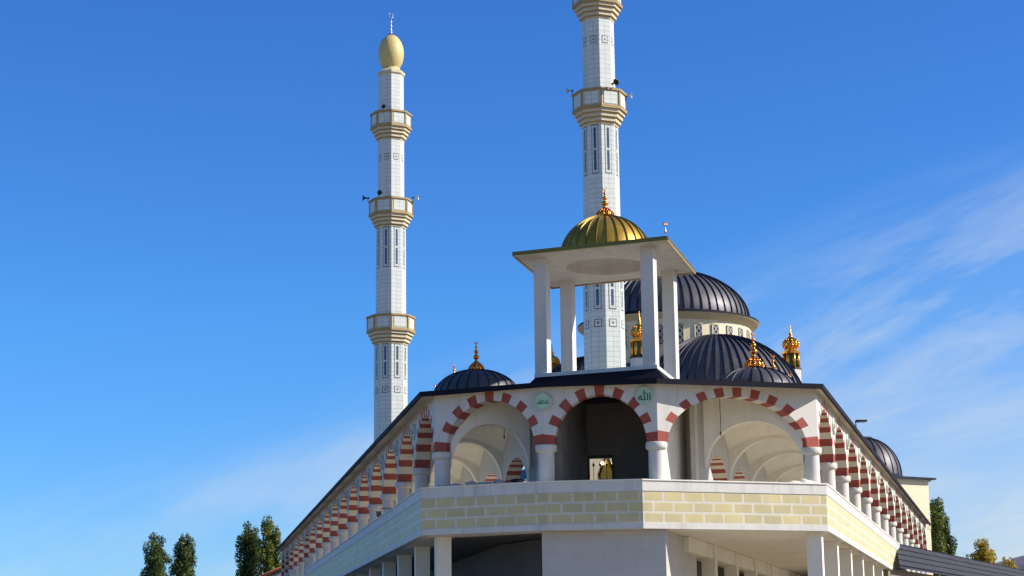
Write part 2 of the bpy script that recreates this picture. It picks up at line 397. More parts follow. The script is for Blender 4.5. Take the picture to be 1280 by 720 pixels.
# arch bay: local x along the wall, +y outward
def arch_mesh(L_, e0=0.0, e1=0.0, b=ZCR - ZS, inset_=0.30, w_=0.26, t=0.30, z1=ZSOF, ms=(white, red), wall=white, n=None, zs=ZS, soff=None, plain_back=False):
    mb = MB(); a = L_ / 2 - inset_; x0, x1 = -L_ / 2, L_ / 2
    # equal-length steps on the ellipse
    K = 400; pts = [(-a * math.cos(PI * i / K), b * math.sin(PI * i / K)) for i in range(K + 1)]
    cum = [0]
    for p, q in zip(pts, pts[1:]): cum.append(cum[-1] + math.hypot(q[0] - p[0], q[1] - p[1]))
    if n is None:
        n = int(round(cum[-1] / 0.275)); n += (1 - n % 2); n -= 2 * ((n - 1) // 2 % 2 == 1 and False)
        if (n - 1) % 4 not in (0, 2): n += 1
    sub = 3; st = []
    for k in range(n * sub + 1):
        s_ = cum[-1] * k / (n * sub); i = 0
        lo, hi = 0, K
        while hi - lo > 1:
            md = (lo + hi) // 2
            if cum[md] <= s_: lo = md
            else: hi = md
        f = (s_ - cum[lo]) / max(1e-9, cum[hi] - cum[lo]); ang = PI * (lo + f) / K
        ix, iz = -a * math.cos(ang), b * math.sin(ang)
        ex, ez = -(a + t) * math.cos(ang), (b + t) * math.sin(ang)
        if ex < x0 or k <= sub: ex = x0
        if ex > x1 or k >= (n - 1) * sub: ex = x1
        st.append((ix, iz + zs, ex, ez + zs))
    def fx(x, side): # mitred ends: shift the vertices lying on the bay ends
        if x <= x0 + 1e-6: return x - side * w_ * e0
        if x >= x1 - 1e-6: return x + side * w_ * e1
        return x
    for k in range(n * sub):
        m = ms[1] if (k // sub) % 2 == 0 else ms[0]
        p, q = st[k], st[k + 1]
        for side in (1, -1):
            y = side * w_
            f = [(p[0], y, p[1]), (fx(p[2], side), y, p[3]), (fx(q[2], side), y, q[3]), (q[0], y, q[1])]
            if side < 0: f.reverse()
            mb.face(f, wall if (plain_back and side < 0) else m)
            xa, xb = fx(p[2], side), fx(q[2], side)
            if abs(xa - xb) > 1e-5:
                f = [(xa, y, p[3]), (xa, y, z1), (xb, y, z1), (xb, y, q[3])]
                if side < 0: f.reverse()
                mb.face(f, wall)
        mb.face([(p[0], -w_, p[1]), (p[0], w_, p[1]), (q[0], w_, q[1]), (q[0], -w_, q[1])], soff if (soff and m is ms[0]) else m)
    for x, f0, e in ((x0, st[0], e0), (x1, st[-1], e1)):
        s_ = -1 if x < 0 else 1
        mb.face([(f0[0], -w_, zs), (x - s_ * w_ * e, -w_, zs), (x + s_ * w_ * e, w_, zs), (f0[0], w_, zs)], wall)
        mb.face([(x - s_ * w_ * e, -w_, zs), (x + s_ * w_ * e, w_, zs), (x + s_ * w_ * e, w_, z1), (x - s_ * w_ * e, -w_, z1)], wall)
    return mb.mesh('arch')
def turn(d0, d1):
    a = math.atan2(d0.x * d1.y - d0.y * d1.x, d0.dot(d1)); return math.tan(a / 2)
# walking the outline left to right (counter-clockwise seen from above, outward = right-hand side)
ring = [CA + dL * BAY, CA, CB, CC, CD, CD + dR * BAY]
dirs = [(q - p).normalized() for p, q in zip(ring, ring[1:])]
tn = [turn(dirs[i], dirs[i + 1]) for i in range(4)]
def place_arch(me, p, q):
    d = (q - p).normalized(); mid = (p + q) / 2
    rz = math.atan2(d.y, d.x) + PI       # local +y must point outward, i.e. to the right of travel
    return aput(me, 'arch', mid, rz)
# with the mesh turned by pi, local +x points back along the travel: e0 belongs to the far end
place_arch(arch_mesh((CB - CA).length, tn[1], tn[0], n=17), CA, CB)
place_arch(arch_mesh((CC - CB).length, tn[2], tn[1], n=17), CB, CC)
place_arch(arch_mesh((CD - CC).length, tn[3], tn[2], n=21), CC, CD)
me = arch_mesh(BAY, tn[0], 0, soff=cream, n=21); place_arch(me, CA + dL * BAY, CA)
me2 = arch_mesh(BAY, 0, tn[3], soff=cream, n=21); place_arch(me2, CD, CD + dR * BAY)
mid = arch_mesh(BAY, soff=cream, n=21)
ZSI = 7.3
midin = arch_mesh(BAY, soff=cream, zs=ZSI, b=1.28, n=21, plain_back=True)
for k in range(1, NL): place_arch(mid, CA + dL * BAY * (k + 1), CA + dL * BAY * k)
for k in range(1, NR): place_arch(mid, CD + dR * BAY * k, CD + dR * BAY * (k + 1))
# inner row, seen through the galleries
IA, IB = CA + nLin * GWL, CD + nRin * GWR
for k in range(0, NL): place_arch(midin, IA + dL * BAY * k, IA + dL * BAY * (k + 1))
for k in range(0, NR): place_arch(midin, IB + dR * BAY * (k + 1), IB + dR * BAY * k)
# transverse arches and shallow vaults over each bay
def tvm(GW): return arch_mesh(GW - 0.49, b=1.48, zs=7.95, inset_=0.04, w_=0.2, t=0.22, z1=ZSOF - 0.01, n=17, ms=(plaster, plaster), wall=plaster)
def vault_mesh(GW):
    mb = MB(); n = 12; vs_ = []
    for j in range(n + 1):
        for i in range(n + 1):
            X = -1 + 2 * i / n; Y = -1 + 2 * j / n
            vs_.append((X * (BAY / 2 - 0.2), Y * (GW / 2 - 0.26), 10.30 - 0.75 * X * X - 0.5 * Y * Y))
    mb.add(vs_, [(j * (n + 1) + i, (j + 1) * (n + 1) + i, (j + 1) * (n + 1) + i + 1, j * (n + 1) + i + 1) for j in range(n) for i in range(n)], plaster, True)
    return mb.mesh('vault')
for base, d, nin, n, GW in ((CA, dL, nLin, NL, GWL), (CD, dR, nRin, NR, GWR)):
    tv, vm_ = tvm(GW), vault_mesh(GW)
    for k in range(0, n + 1):
        c = base + d * BAY * k + nin * GW / 2
        aput(tv, 'cross_arch', c, math.atan2(nin.y, nin.x))
        if k < n: aput(vm_, 'vault', c + d * BAY / 2, math.atan2(d.y, d.x))

# columns with round capitals
def column_mesh(zs=ZS):
    mb = MB()
    mb.lathe([(0.27, 0.0), (0.265, zs - ZF - 0.22)], 28, white)
    return mb.mesh('column')
def capital_mesh(zs=ZS):
    mb = MB(); z = zs - ZF
    mb.lathe([(0.262, z - 0.26), (0.30, z - 0.24), (0.345, z - 0.20), (0.355, z - 0.16), (0.355, z - 0.03), (0.34, z - 0.003), (0.0, z - 0.003)], 28, white)
    return mb.mesh('capital')
cm_, cp_ = column_mesh(), capital_mesh()
cm2, cp2 = column_mesh(ZSI), capital_mesh(ZSI)
def col_at(p, a=cm_, b=cp_):
    c = aput(a, 'column', (p.x, p.y, ZF)); obj('capital', b, c)
outer = [CB, CC] + [CA + dL * BAY * k for k in range(0, NL + 1)] + [CD + dR * BAY * k for k in range(0, NR + 1)]
inner = [IA + dL * BAY * k for k in range(0, NL + 1)] + [IB + dR * BAY * k for k in range(0, NR + 1)]
for p in outer: col_at(p)
for p in inner: col_at(p, cm2, cp2)
# end pier of the right wing
mb = MB(); q = endR + dR * 0.35
mb.box((0, 0, (ZF + ZSOF) / 2), (0.55, 0.7, ZSOF - ZF - 0.02), white, Matrix.Translation((q.x, q.y, 0)) @ Matrix.Rotation(-R(15.05), 4, 'Z')); apart(mb, 'end_pier')

# ground storey pillars
mb = MB(); mb.box((0, 0, ZB / 2), (0.5, 0.5, ZB - 0.004), plaster); pil = mb.mesh('pillar')
mb = MB(); mb.box((0, 0, ZB - 0.11), (0.60, 0.60, 0.10), plaster); pcap = mb.mesh('pillar_head')
def pill(p, a):
    o = aput(pil, 'pillar', (p.x, p.y, 0), R(a)); return o
for k in range(0, 12): pill(CA + dL * BAY * k, 10.25)
for k in range(0, 10): pill(CD + dR * BAY * k, -15.05)
for k in range(0, 9): pill(IA + dL * BAY * k + nLin * 1.2, 10.25)
for k in range(1, 9): pill(IB + dR * BAY * k + nRin * 0.6, -15.05)
# beams between the inner pillars
mb = MB()
for base, d, nin, off in ((IA, dL, nLin, 1.2), (IB, dR, nRin, 0.6)):
    a = base + nin * off; b = a + d * BAY * 8
    rz = math.atan2(d.y, d.x); m_ = (a + b) / 2
    mb.box((0, 0, ZB - 0.26), ((b - a).length, 0.36, 0.5), plaster, Matrix.Translation((m_.x, m_.y, 0)) @ Matrix.Rotation(rz, 4, 'Z'))
apart(mb, 'inner_beam')
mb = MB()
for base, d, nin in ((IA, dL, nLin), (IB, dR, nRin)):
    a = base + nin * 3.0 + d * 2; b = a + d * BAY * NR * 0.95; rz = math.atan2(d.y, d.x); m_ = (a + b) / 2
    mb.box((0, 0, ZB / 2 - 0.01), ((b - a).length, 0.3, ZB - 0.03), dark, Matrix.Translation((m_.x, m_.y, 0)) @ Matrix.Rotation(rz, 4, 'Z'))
w0, w1, w2 = Vector((0.97, 63.3, 0)), CA + nLin * 2.6 + dL * 3.2, CA + nLin * 2.6 + dL * 50  # dark walls added close behind the left pillars stand in for the recess's shade
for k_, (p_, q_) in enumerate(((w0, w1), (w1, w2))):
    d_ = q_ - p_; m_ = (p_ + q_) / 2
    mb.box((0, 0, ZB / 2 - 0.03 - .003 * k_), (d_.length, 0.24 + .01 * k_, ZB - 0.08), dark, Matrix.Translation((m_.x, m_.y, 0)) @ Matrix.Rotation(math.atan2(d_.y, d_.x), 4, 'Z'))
mb.prism([tuple(v[:2]) for v in (Vector((0.84, 61.5, 0)), w0, w1, w2, CA + nLin * 0.5 + dL * 50, CA + nLin * 0.45 + dL * .3)], ZB - 0.03, ZB - 0.004, dark)  # dark sheet under the slab: shade of the left recess put into colour
apart(mb, 'rear_wall_and_recess_shade')

# stair block below and its dark room above
BX0, BX1 = Vector((0.86, 60.74, 0)), Vector((4.80, 60.36, 0))
d14 = azdir(13.8)
bx2 = BX1 + d14 * 6.6; bx3 = BX0 + d14 * 6.6
mb = MB(); mb.prism([tuple(v[:2]) for v in (BX0, BX1, bx2, bx3)], 0.002, ZB - 0.006, wtile); apart(mb, 'tiled_stair_block')
def wallseg(mb, a, b, t, z0, z1, m, hole=None, zh=None):
    d = (b - a); Lh = d.length; rz = math.atan2(d.y, d.x); T = Matrix.Translation((a.x, a.y, 0)) @ Matrix.Rotation(rz, 4, 'Z')
    def bb(x0, x1, za, zb): mb.box(((x0 + x1) / 2, 0, (za + zb) / 2), (x1 - x0, t, zb - za), m, T)
    if hole:
        bb(0, hole[0], z0, z1); bb(hole[1], Lh, z0, z1); bb(hole[0], hole[1], zh, z1)
    else: bb(0, Lh, z0, z1)
r0 = CB + d14 * 0.35 + Vector((0.30, 0, 0)); r1 = CC + d14 * 0.35 + Vector((0.10, 0, 0))
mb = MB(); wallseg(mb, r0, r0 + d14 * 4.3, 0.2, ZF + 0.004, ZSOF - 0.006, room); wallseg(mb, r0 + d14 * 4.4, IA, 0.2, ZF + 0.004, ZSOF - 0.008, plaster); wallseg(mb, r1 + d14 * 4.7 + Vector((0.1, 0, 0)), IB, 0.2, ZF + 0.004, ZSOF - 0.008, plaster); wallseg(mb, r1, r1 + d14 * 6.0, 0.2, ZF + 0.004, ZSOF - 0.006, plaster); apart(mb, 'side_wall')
bA, bB = r0 + d14 * 4.4 + Vector((-0.1, 0, 0)), r1 + d14 * 4.4 - Vector((0.14, 0, 0))
hx0 = 0.17; hx1 = 1.12
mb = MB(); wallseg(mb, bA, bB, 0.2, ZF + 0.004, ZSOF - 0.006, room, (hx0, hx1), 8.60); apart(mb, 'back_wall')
# window frame with slim bars and knobs
db = (bB - bA).normalized(); wo_ = bA + db * hx0
rz = math.atan2(db.y, db.x)
mb = MB(); W_ = hx1 - hx0
mb.box((0.04, 0, (ZF + 8.60) / 2), (0.08, 0.26, 8.60 - ZF - 0.02), brown); mb.box((W_ - 0.04, 0, (ZF + 8.60) / 2), (0.08, 0.26, 8.60 - ZF - 0.02), brown)
mb.box((W_ / 2, 0, 8.55), (W_ - 0.16, 0.26, 0.10), brown)
fr = mb.build('window_frame', arc, wo_ - AO, rz)
for x in (0.22, 0.45, 0.68):
    b_ = MB(); b_.tube((x, 0, ZF + 0.01), (x, 0, 8.38), 0.012, 0.012, brown, 6); b_.lathe([(0.0, -0.05), (0.045, -0.01), (0.045, 0.02), (0.0, 0.09)], 8, brown, (x, 0, 8.26))
    b_.build('bar', fr)
# plastered pier left of the right-hand vault
q = r1 + d14 * 4.45 + Vector((0.52, 0, 0))
mb = MB(); mb.box((0, 0, (ZF + 10.0) / 2 + 0.01), (0.62, 0.34, 10.0 - ZF), plaster, Matrix.Translation((q.x, q.y, 0)) @ Matrix.Rotation(R(8), 4, 'Z')); apart(mb, 'inner_pier')

# roof: eaves board, soffit and sheet
eL, eR = EA + dL * (BAY * NL + 1.0), ED + dR * (BAY * NR + 0.9)
erun = [eL, EA, EB, EC, ED, eR]
inL, inR = offs([eL, EA], GWL + 1.6), offs([ED, eR], GWR + 1.6)
mb = MB(); strip(mb, erun, -0.03, 0.05, ZE, ZE + 0.165, navy); apart(mb, 'eaves_board')
# soffit and roof skin follow the wings, the front part closes the corner
mb = MB()
P = lambda v, z: (v.x, v.y, z)
so = offs(erun, 0.05)
e_ = so
cornerpoly = [e_[1], e_[2], e_[3], e_[4], inR[0], inL[1]]
mb.prism([tuple(v[:2]) for v in cornerpoly], ZSOF, ZSOF + 0.03, cream)
for a, b, c, d in ((e_[0], e_[1], inL[1], inL[0]), (e_[4], e_[5], inR[1], inR[0])):
    mb.prism([tuple(v[:2]) for v in (a, b, c, d)], ZSOF + 0.002, ZSOF + 0.032, cream)
apart(mb, 'soffit')
mb = MB(); zr0, zr1 = ZE + 0.168, 10.80
rl = [ (eL + inL[0]) / 2, (EA + inL[1]) / 2 + dL * 2.0 ]; rr_ = [ (ED + inR[0]) / 2 + dR * 2.0, (eR + inR[1]) / 2 ]
er = offs(erun, -0.03)
mb.face([P(er[0], zr0), P(er[1], zr0), P(rl[1], zr1), P(rl[0], zr1)], navy)
mb.face([P(rl[0], zr1), P(rl[1], zr1), P(inL[1], zr0), P(inL[0], zr0)], navy)
mb.face([P(er[4], zr0), P(er[5], zr0), P(rr_[1], zr1), P(rr_[0], zr1)], navy)
mb.face([P(rr_[0], zr1), P(rr_[1], zr1), P(inR[1], zr0), P(inR[0], zr0)], navy)
for t3 in ((er[1], er[2], rl[1]), (er[2], er[3], rl[1]), (er[3], er[4], rr_[0])):
    mb.face([P(t3[0], zr0), P(t3[1], zr0), P(t3[2], zr1)], navy)
mb.face([P(er[3], zr0), P(rr_[0], zr1), P(rl[1], zr1)], navy)
mb.face([P(rl[1], zr1), P(rr_[0], zr1), P(inR[0], zr0), P(inL[1], zr0)], navy)
apart(mb, 'roof')

# small domes on the gallery roofs
mb = MB(); mb.lathe([(1.58, 0.0), (1.58, 0.10), (1.5, 0.12)], 48, navy)
ribbed_dome(mb, 1.5, 0.93, 24, lead, leads, (0, 0, 0.12), rib=0.035); sdome = mb.mesh('dome')
sfin = finial_mesh(1.15, copper)
sfin2 = finial_mesh(1.42, copper)
for base, d, nin, n, dz, off_, fm_ in ((CA, dL, nLin, 5, 0.0, 1.6, sfin), (CD, dR, nRin, 5, -0.02, 2.15, sfin2)):
    for k in range(n):
        c = base + d * BAY * (k + 0.5) + nin * off_
        o = aput(sdome, 'dome', (c.x, c.y, 10.64 + dz), 0.07 + k * .05)
        obj('finial', fm_, o, (0, 0, 1.0), 0.4)

# bare cables hanging from the gallery ceiling
for (p, lab) in ((CA.lerp(CB, .5) + Vector((.35, 1.3, 0)), 'thin bare cable hanging down inside the left front arch'), (CC.lerp(CD, .47) + Vector((-.15, 1.4, 0)), 'thin bare cable hanging down inside the wide right front arch')):
    mb = MB(); mb.tube((0, 0, 0), (0.01, 0, -0.9), .011, .011, brown, 6); mb.tube((0.01, 0, -0.9), (0.0, 0.01, -1.35), .011, .009, brown, 6); mb.tube((0, 0.01, -1.34), (0, 0.01, -1.46), .028, .022, blackp, 8)
    o = mb.build('hanging_cable', None, (p.x, p.y, ZSOF - .003)); tag(o, lab, 'cable', 'cables hanging in the front arches')

# calligraphy medallions
def medal_mesh():
    mb = MB(); mb.lathe([(0.0, 0.055), (0.27, 0.05)], 36, disc); mb.lathe([(0.27, 0.05), (0.285, 0.075), (0.325, 0.07), (0.335, 0.0)], 36, discr)
    me = mb.mesh('medallion'); me.transform(Matrix.Rotation(-PI / 2, 4, 'X') @ Matrix.Diagonal((.92, .92, 1, 1))); return me   # faces +y
mme = medal_mesh()
def script_mesh(text, size):
    cu = bpy.data.curves.new('lettering', 'FONT'); cu.body = text; cu.size = size; cu.align_x = 'CENTER'; cu.align_y = 'CENTER'; cu.extrude = 0.004
    cu.offset = 0.004
    o = bpy.data.objects.new('lettering', cu); C.objects.link(o)
    bpy.context.view_layer.update()
    me = bpy.data.meshes.new_from_object(o.evaluated_get(bpy.context.evaluated_depsgraph_get()))
    bpy.data.objects.remove(o); me.name = 'lettering'
    # centre, fit, turn to face +y (text reads from outside)
    xs = [v.co.x for v in me.vertices]; ys = [v.co.y for v in me.vertices]
    if xs:
        cx_, cy_ = (min(xs) + max(xs)) / 2, (min(ys) + max(ys)) / 2; s_ = 0.40 / max(max(xs) - min(xs), max(ys) - min(ys))
        me.transform(Matrix.Diagonal((s_, s_, 1, 1)) @ Matrix.Translation((-cx_, -cy_, 0)))
    me.transform(Matrix.Translation((0, 0.064, 0)) @ Matrix.Rotation(PI, 4, 'Z') @ Matrix.Rotation(PI / 2, 4, 'X'))
    me.materials.clear(); me.materials.append(ink)
    return me
sc_allah, sc_muh = script_mesh('\uFDF2', 0.4), script_mesh('\uFDF4', 0.4)
def medal(p, z, outward, sc, n=0.262):
    rz = math.atan2(outward.y, outward.x) - PI / 2
    q = p + outward * n
    o = aput(mme, 'medallion', (q.x, q.y, z), rz); obj('lettering', sc, o)
def outw(d): return Vector((d.y, -d.x, 0))
dm = (CC - CB).normalized(); dl = (CB - CA).normalized()
medal(CB + dm * 0.0, 9.86, (outw(dm) + outw(dl)).normalized(), sc_muh, 0.275)
medal(CC - dm * 0.33, 9.97, outw(dm), sc_allah)
for k in range(1, NL): medal(CA + dL * BAY * k, 9.80, -nLin, (sc_allah, sc_muh)[k % 2])
for k in range(1, NR): medal(CD + dR * BAY * k, 9.80, -nRin, (sc_allah, sc_muh)[k % 2])

# ------------------------------------------------------------------ rooftop pavilion
pvc = Vector((3.32, 64.64, 0))
K4 = [Vector((0.07, 62.9, 0)), Vector((5.13, 60.7, 0)), Vector((6.57, 66.24, 0)), Vector((1.49, 68.72, 0))]
pv = thing('rooftop_pavilion', 'open white pavilion with four posts, flat roof and ribbed gold dome above the building corner', 'pavilion', (pvc.x, pvc.y, 10.6))
PO = Vector((pvc.x, pvc.y, 10.6))
def ppart(mb, name):
    me = mb.mesh(name); me.transform(Matrix.Translation(-PO)); return obj(name, me, pv)
ZPR = 15.30; ZPB = 11.16
def scl(k): return [pvc + (v - pvc) * k for v in K4]
mb = MB(); t_ = scl(0.79); b2 = scl(0.97)
for i in range(4):
    j = (i + 1) % 4; mb.face([P(b2[i], 10.44), P(b2[j], 10.44), P(t_[j], ZPB - 0.13), P(t_[i], ZPB - 0.13)], navy)
mb.face([P(v, ZPB - 0.13) for v in t_], navy); ppart(mb, 'hipped_base')
mb = MB(); t2 = scl(0.80); t3 = scl(0.66)
mb.prism([tuple(v[:2]) for v in t2], ZPB - 0.126, ZPB, trimw); ppart(mb, 'base_slab')
angs = [R(-24), R(-14.5)]
for v in scl(0.705):
    mb = MB(); mb.box((0, 0, (ZPR - ZPB) / 2), (0.44, 0.44, ZPR - ZPB - 0.01), white, Matrix.Rotation(R(-20), 4, 'Z'))
    o = mb.build('post', pv, Vector((v.x, v.y, ZPB + 0.002)) - PO)
# roof plate with a round recess under the dome
mb = MB()
n = 64; rin = 1.42; rim = []
for i in range(n):
    a = 2 * PI * i / n; rim.append(Vector((pvc.x + rin * math.cos(a), pvc.y + rin * math.sin(a), 0)))
def edgept(a):
    d = Vector((math.cos(a), math.sin(a), 0)); best = 1e9
    for i in range(4):
        p, q = K4[i], K4[(i + 1) % 4]; e = q - p; den = d.x * e.y - d.y * e.x
        if abs(den) < 1e-9: continue
        t = ((p.x - pvc.x) * e.y - (p.y - pvc.y) * e.x) / den; u = ((p.x - pvc.x) * d.y - (p.y - pvc.y) * d.x) / den
        if t > 0 and -1e-6 <= u <= 1 + 1e-6 and t < best: best = t
    return pvc + d * best
cang = sorted([math.atan2((v - pvc).y, (v - pvc).x) % (2 * PI) for v in K4] + [2 * PI * i / n for i in range(n)])
for a, b in zip(cang, cang[1:] + [cang[0] + 2 * PI]):
    i1 = pvc + Vector((math.cos(a), math.sin(a), 0)) * rin; i2 = pvc + Vector((math.cos(b), math.sin(b), 0)) * rin
    o1, o2 = edgept(a), edgept(b)
    mb.face([P(i1, ZPR - 0.16), P(i2, ZPR - 0.16), P(o2, ZPR - 0.08), P(o1, ZPR - 0.08)], white)
    mb.face([P(i1, ZPR - 0.16), P(i2, ZPR - 0.16), P(i2, ZPR + 0.1), P(i1, ZPR + 0.1)], white)
    mb.face([P(i1, ZPR + 0.05), P(o1, ZPR), P(o2, ZPR), P(i2, ZPR + 0.05)], gold)
prof = [(rin * math.cos(t * PI / 2 / 10) + 0.001, ZPR + 0.1 + 0.75 * math.sin(t * PI / 2 / 10)) for t in range(11)]
mb.lathe(prof, 48, white, (pvc.x, pvc.y, 0))
ppart(mb, 'roof_plate')
mb = MB()
for i in range(4):
    p, q = K4[i], K4[(i + 1) % 4]; d = (q - p).normalized(); o_ = Vector((d.y, -d.x, 0)); m_ = (p + q) / 2 + o_ * 0.02; rz = math.atan2(d.y, d.x)
    mb.box((0, 0, ZPR - 0.035), ((q - p).length + 0.04, 0.05, 0.13), goldseam, Matrix.Translation((m_.x, m_.y, 0)) @ Matrix.Rotation(rz, 4, 'Z'))
    mb.box((0, 0, ZPR - 0.115), ((q - p).length, 0.04, 0.026), eggm, Matrix.Translation((m_.x, m_.y, 0)) @ Matrix.Rotation(rz, 4, 'Z'))
ppart(mb, 'roof_edge')
mb = MB(); mb.lathe([(1.68, 0.0), (1.68, 0.08), (1.62, 0.10)], 52, goldseam); ribbed_dome(mb, 1.6, 1.53, 26, gold, goldseam, (0, 0, 0.06), rib=0.045, lev=16, ph=0.1)
gd = mb.build('gold_dome', pv, Vector((pvc.x, pvc.y, ZPR + 0.05)) - PO)
gf = obj('finial', finial_mesh(1.15, copper, fat=1.15), gd, (0, 0, 1.56), 0.3)

# ------------------------------------------------------------------ minarets
OCT = 8
def octprof(mb, prof, m, rot): mb.lathe(prof, OCT, m, (0, 0, 0), rot, False)
def face_panel(mb, rad, ang, w_, z0, z1, m, out=0.01, th=0.02):
    """rectangle on one flat of the octagon (ang = direction of the flat's normal)"""
    ap = rad * math.cos(PI / 8)
    T = Matrix.Rotation(ang, 4, 'Z')
    mb.box((ap + out, 0, (z0 + z1) / 2), (th, w_, z1 - z0), m, T)
def balcony(par, z, rad, rs, rot):
    # z = top of rail
    mb = MB(); b0 = z - 1.30
    octprof(mb, [(rad - 0.02, b0), (rad - 0.02, z - 0.16)], ochre2, rot)
    octprof(mb, [(rad - 0.02, z - 0.16), (rad + 0.10, z - 0.14), (rad + 0.10, z), (rad - 0.12, z), (rad - 0.12, b0 + 0.1), (rs - .05, b0 + 0.1)], ochre, rot)
    octprof(mb, [(rad - 0.02, b0 + 0.16), (rad + 0.07, b0 + 0.14), (rad + 0.07, b0 - 0.06), (rad - 0.08, b0 - 0.08)], ochre, rot)
    r1_ = rad - 0.08; st = (r1_ - rs - 0.06) / 3; zc = b0 - 0.08
    pr = [(r1_, zc)]
    for k in range(3):
        pr += [(r1_ - st * k, zc - 0.20), (r1_ - st * k - 0.04, zc - 0.24), (r1_ - st * (k + 1), zc - 0.29)]; zc -= 0.29
    pr += [(rs + 0.05, zc - 0.10), (rs - 0.02, zc - 0.12)]
    for (a, b), mm in zip(zip(pr, pr[1:]), [ochre2, ochre, ochre] * 3 + [ochre2, ochre2]): octprof(mb, [a, b], mm, rot)
    bo = mb.build('balcony', par)
    for k in range(8):
        p_ = MB(); ang = rot + PI / 8 + k * PI / 4
        fw = 2 * rad * math.sin(PI / 8)
        face_panel(p_, rad, ang, fw * 0.72, b0 + 0.24, z - 0.24, mtile, 0.0, 0.03); p_.build('panel', bo)
        p2 = MB(); a2 = rot + k * PI / 4
        p2.box((rad - 0.005, 0, (b0 + z) / 2), (0.07, 0.10, z - b0 - 0.3), ochre, Matrix.Rotation(a2, 4, 'Z')); p2.build('corner_strip', bo)
    return bo
def minaret(x, y, label, rotd):
    t = thing('minaret', label, 'minaret', (x, y, 0), 0, 'minarets behind the arcade')
    rot = R(rotd)                     # direction of one corner
    z6 = 1.6
    S = [(1.40, 0.0, 21.6 + z6 + 4.2), (1.24, 27.5 + z6, 36.0 + z6 + 0.0), (1.08, 37.0 + z6, 43.4 + z6), (1.04, 44.4 + z6, 48.05 + z6)]
    S = [(1.345, 0.0, 27.4 + z6), (1.21, 27.0 + z6, 37.2 + z6), (1.075, 36.8 + z6, 44.6 + z6), (1.045, 44.2 + z6, 48.0 + z6)]
    for (r_, a, b) in S:
        mb = MB(); octprof(mb, [(r_ * 1.012, a), (r_, b), (0.1, b + 0.001)], mtile, rot); so_ = mb.build('shaft', t)
        if a == 0.0: s0 = so_
        elif abs(r_ - 1.21) < 0.01: s1 = so_
        elif abs(r_ - 1.075) < 0.01: s2 = so_
    for (zt_, rb, rs) in ((27.46, 1.92, 1.345), (37.13, 1.77, 1.21), (44.52, 1.65, 1.075)):
        balcony(t, zt_ + z6, rb, rs, rot)
    # slim windows with tile frames, and small squares with a dot
    for so_, r_, za, zb, zsq in ((s0, 1.35, 22.3, 25.1, 21.4), (s1, 1.215, 31.4, 34.75, None), (s2, 1.08, None, None, 40.7)):
        fw = 2 * r_ * math.sin(PI / 8)
        for k in range(8):
            ang = rot + PI / 8 + k * PI / 4
            if za:
                f = MB(); z0, z1_ = za + z6, zb + z6
                face_panel(f, r_, ang, fw * 0.50, z0, z1_, motif, 0.004, 0.02); face_panel(f, r_, ang, fw * 0.42, z0 + 0.07, z1_ - 0.07, mtile, 0.010, 0.02)
                wi = f.build('window', so_)
                for (u0, u1) in ((z0 + 0.25, (z0 + z1_) / 2 - 0.08), ((z0 + z1_) / 2 + 0.08, z1_ - 0.2)):
                    p_ = MB(); face_panel(p_, r_, ang, fw * 0.19, u0, u1, bluegl, 0.016, 0.02); p_.build('pane', wi)
            if zsq:
                f = MB(); z0 = zsq + z6
                face_panel(f, r_, ang, fw * 0.52, z0 - 0.27, z0 + 0.27, motif, 0.004, 0.02); face_panel(f, r_, ang, fw * 0.42, z0 - 0.215, z0 + 0.215, mtile, 0.009, 0.02)
                face_panel(f, r_, ang, fw * 0.13, z0 - 0.07, z0 + 0.07, motif, 0.014, 0.02); f.build('tile_motif', so_)
    mb = MB(); octprof(mb, [(1.03, 47.75 + z6), (1.16, 47.9 + z6), (1.16, 48.1 + z6), (0.8, 48.35 + z6), (0.0, 48.4 + z6)], ochre2, rot); mb.build('cornice', t)
    mb = MB(); eg = []
    for k in range(21):
        a = -PI / 2 + PI * k / 20; rr = 1.07 * math.cos(a); zq = 1.65 * math.sin(a)
        eg.append((max(rr, 0.001), 49.78 + z6 + zq))
    mb.lathe([(0.78, 48.2 + z6), (0.75, 48.45 + z6), (0.62, 48.6 + z6)], 24, eggm)
    mb.lathe(eg[2:], 32, eggm); mb.build('egg_shaped_tip', t)
    mb = MB(); zt2 = 51.28 + z6
    mb.lathe([(0.42, 0), (0.30, 0.18), (0.08, 0.26), (0.06, 0.4), (0.13, 0.5), (0.06, 0.62), (0.05, 0.8), (0.11, 0.9), (0.05, 1.0), (0.045, 1.2), (0.09, 1.28), (0.04, 1.36), (0.03, 1.7), (0.0, 1.72)], 12, silver, (0, 0, zt2))
    for k in range(12):
        a = R(140 + 260 * k / 12); b = R(140 + 260 * (k + 1) / 12); mb.tube((0.16 * math.cos(a), 0, zt2 + 1.9 + 0.3 * math.sin(a)), (0.16 * math.cos(b), 0, zt2 + 1.9 + 0.3 * math.sin(b)), 0.025, 0.025, silver, 6)
    mb.build('finial', t)
    return t
minaret(-9.85, 150, 'full height tiled minaret with egg shaped yellow tip and silver finial, farther back', -84.6)
minaret(6.0, 121, 'thick tiled minaret rising behind the gold domed pavilion, top cut off', -88.5)

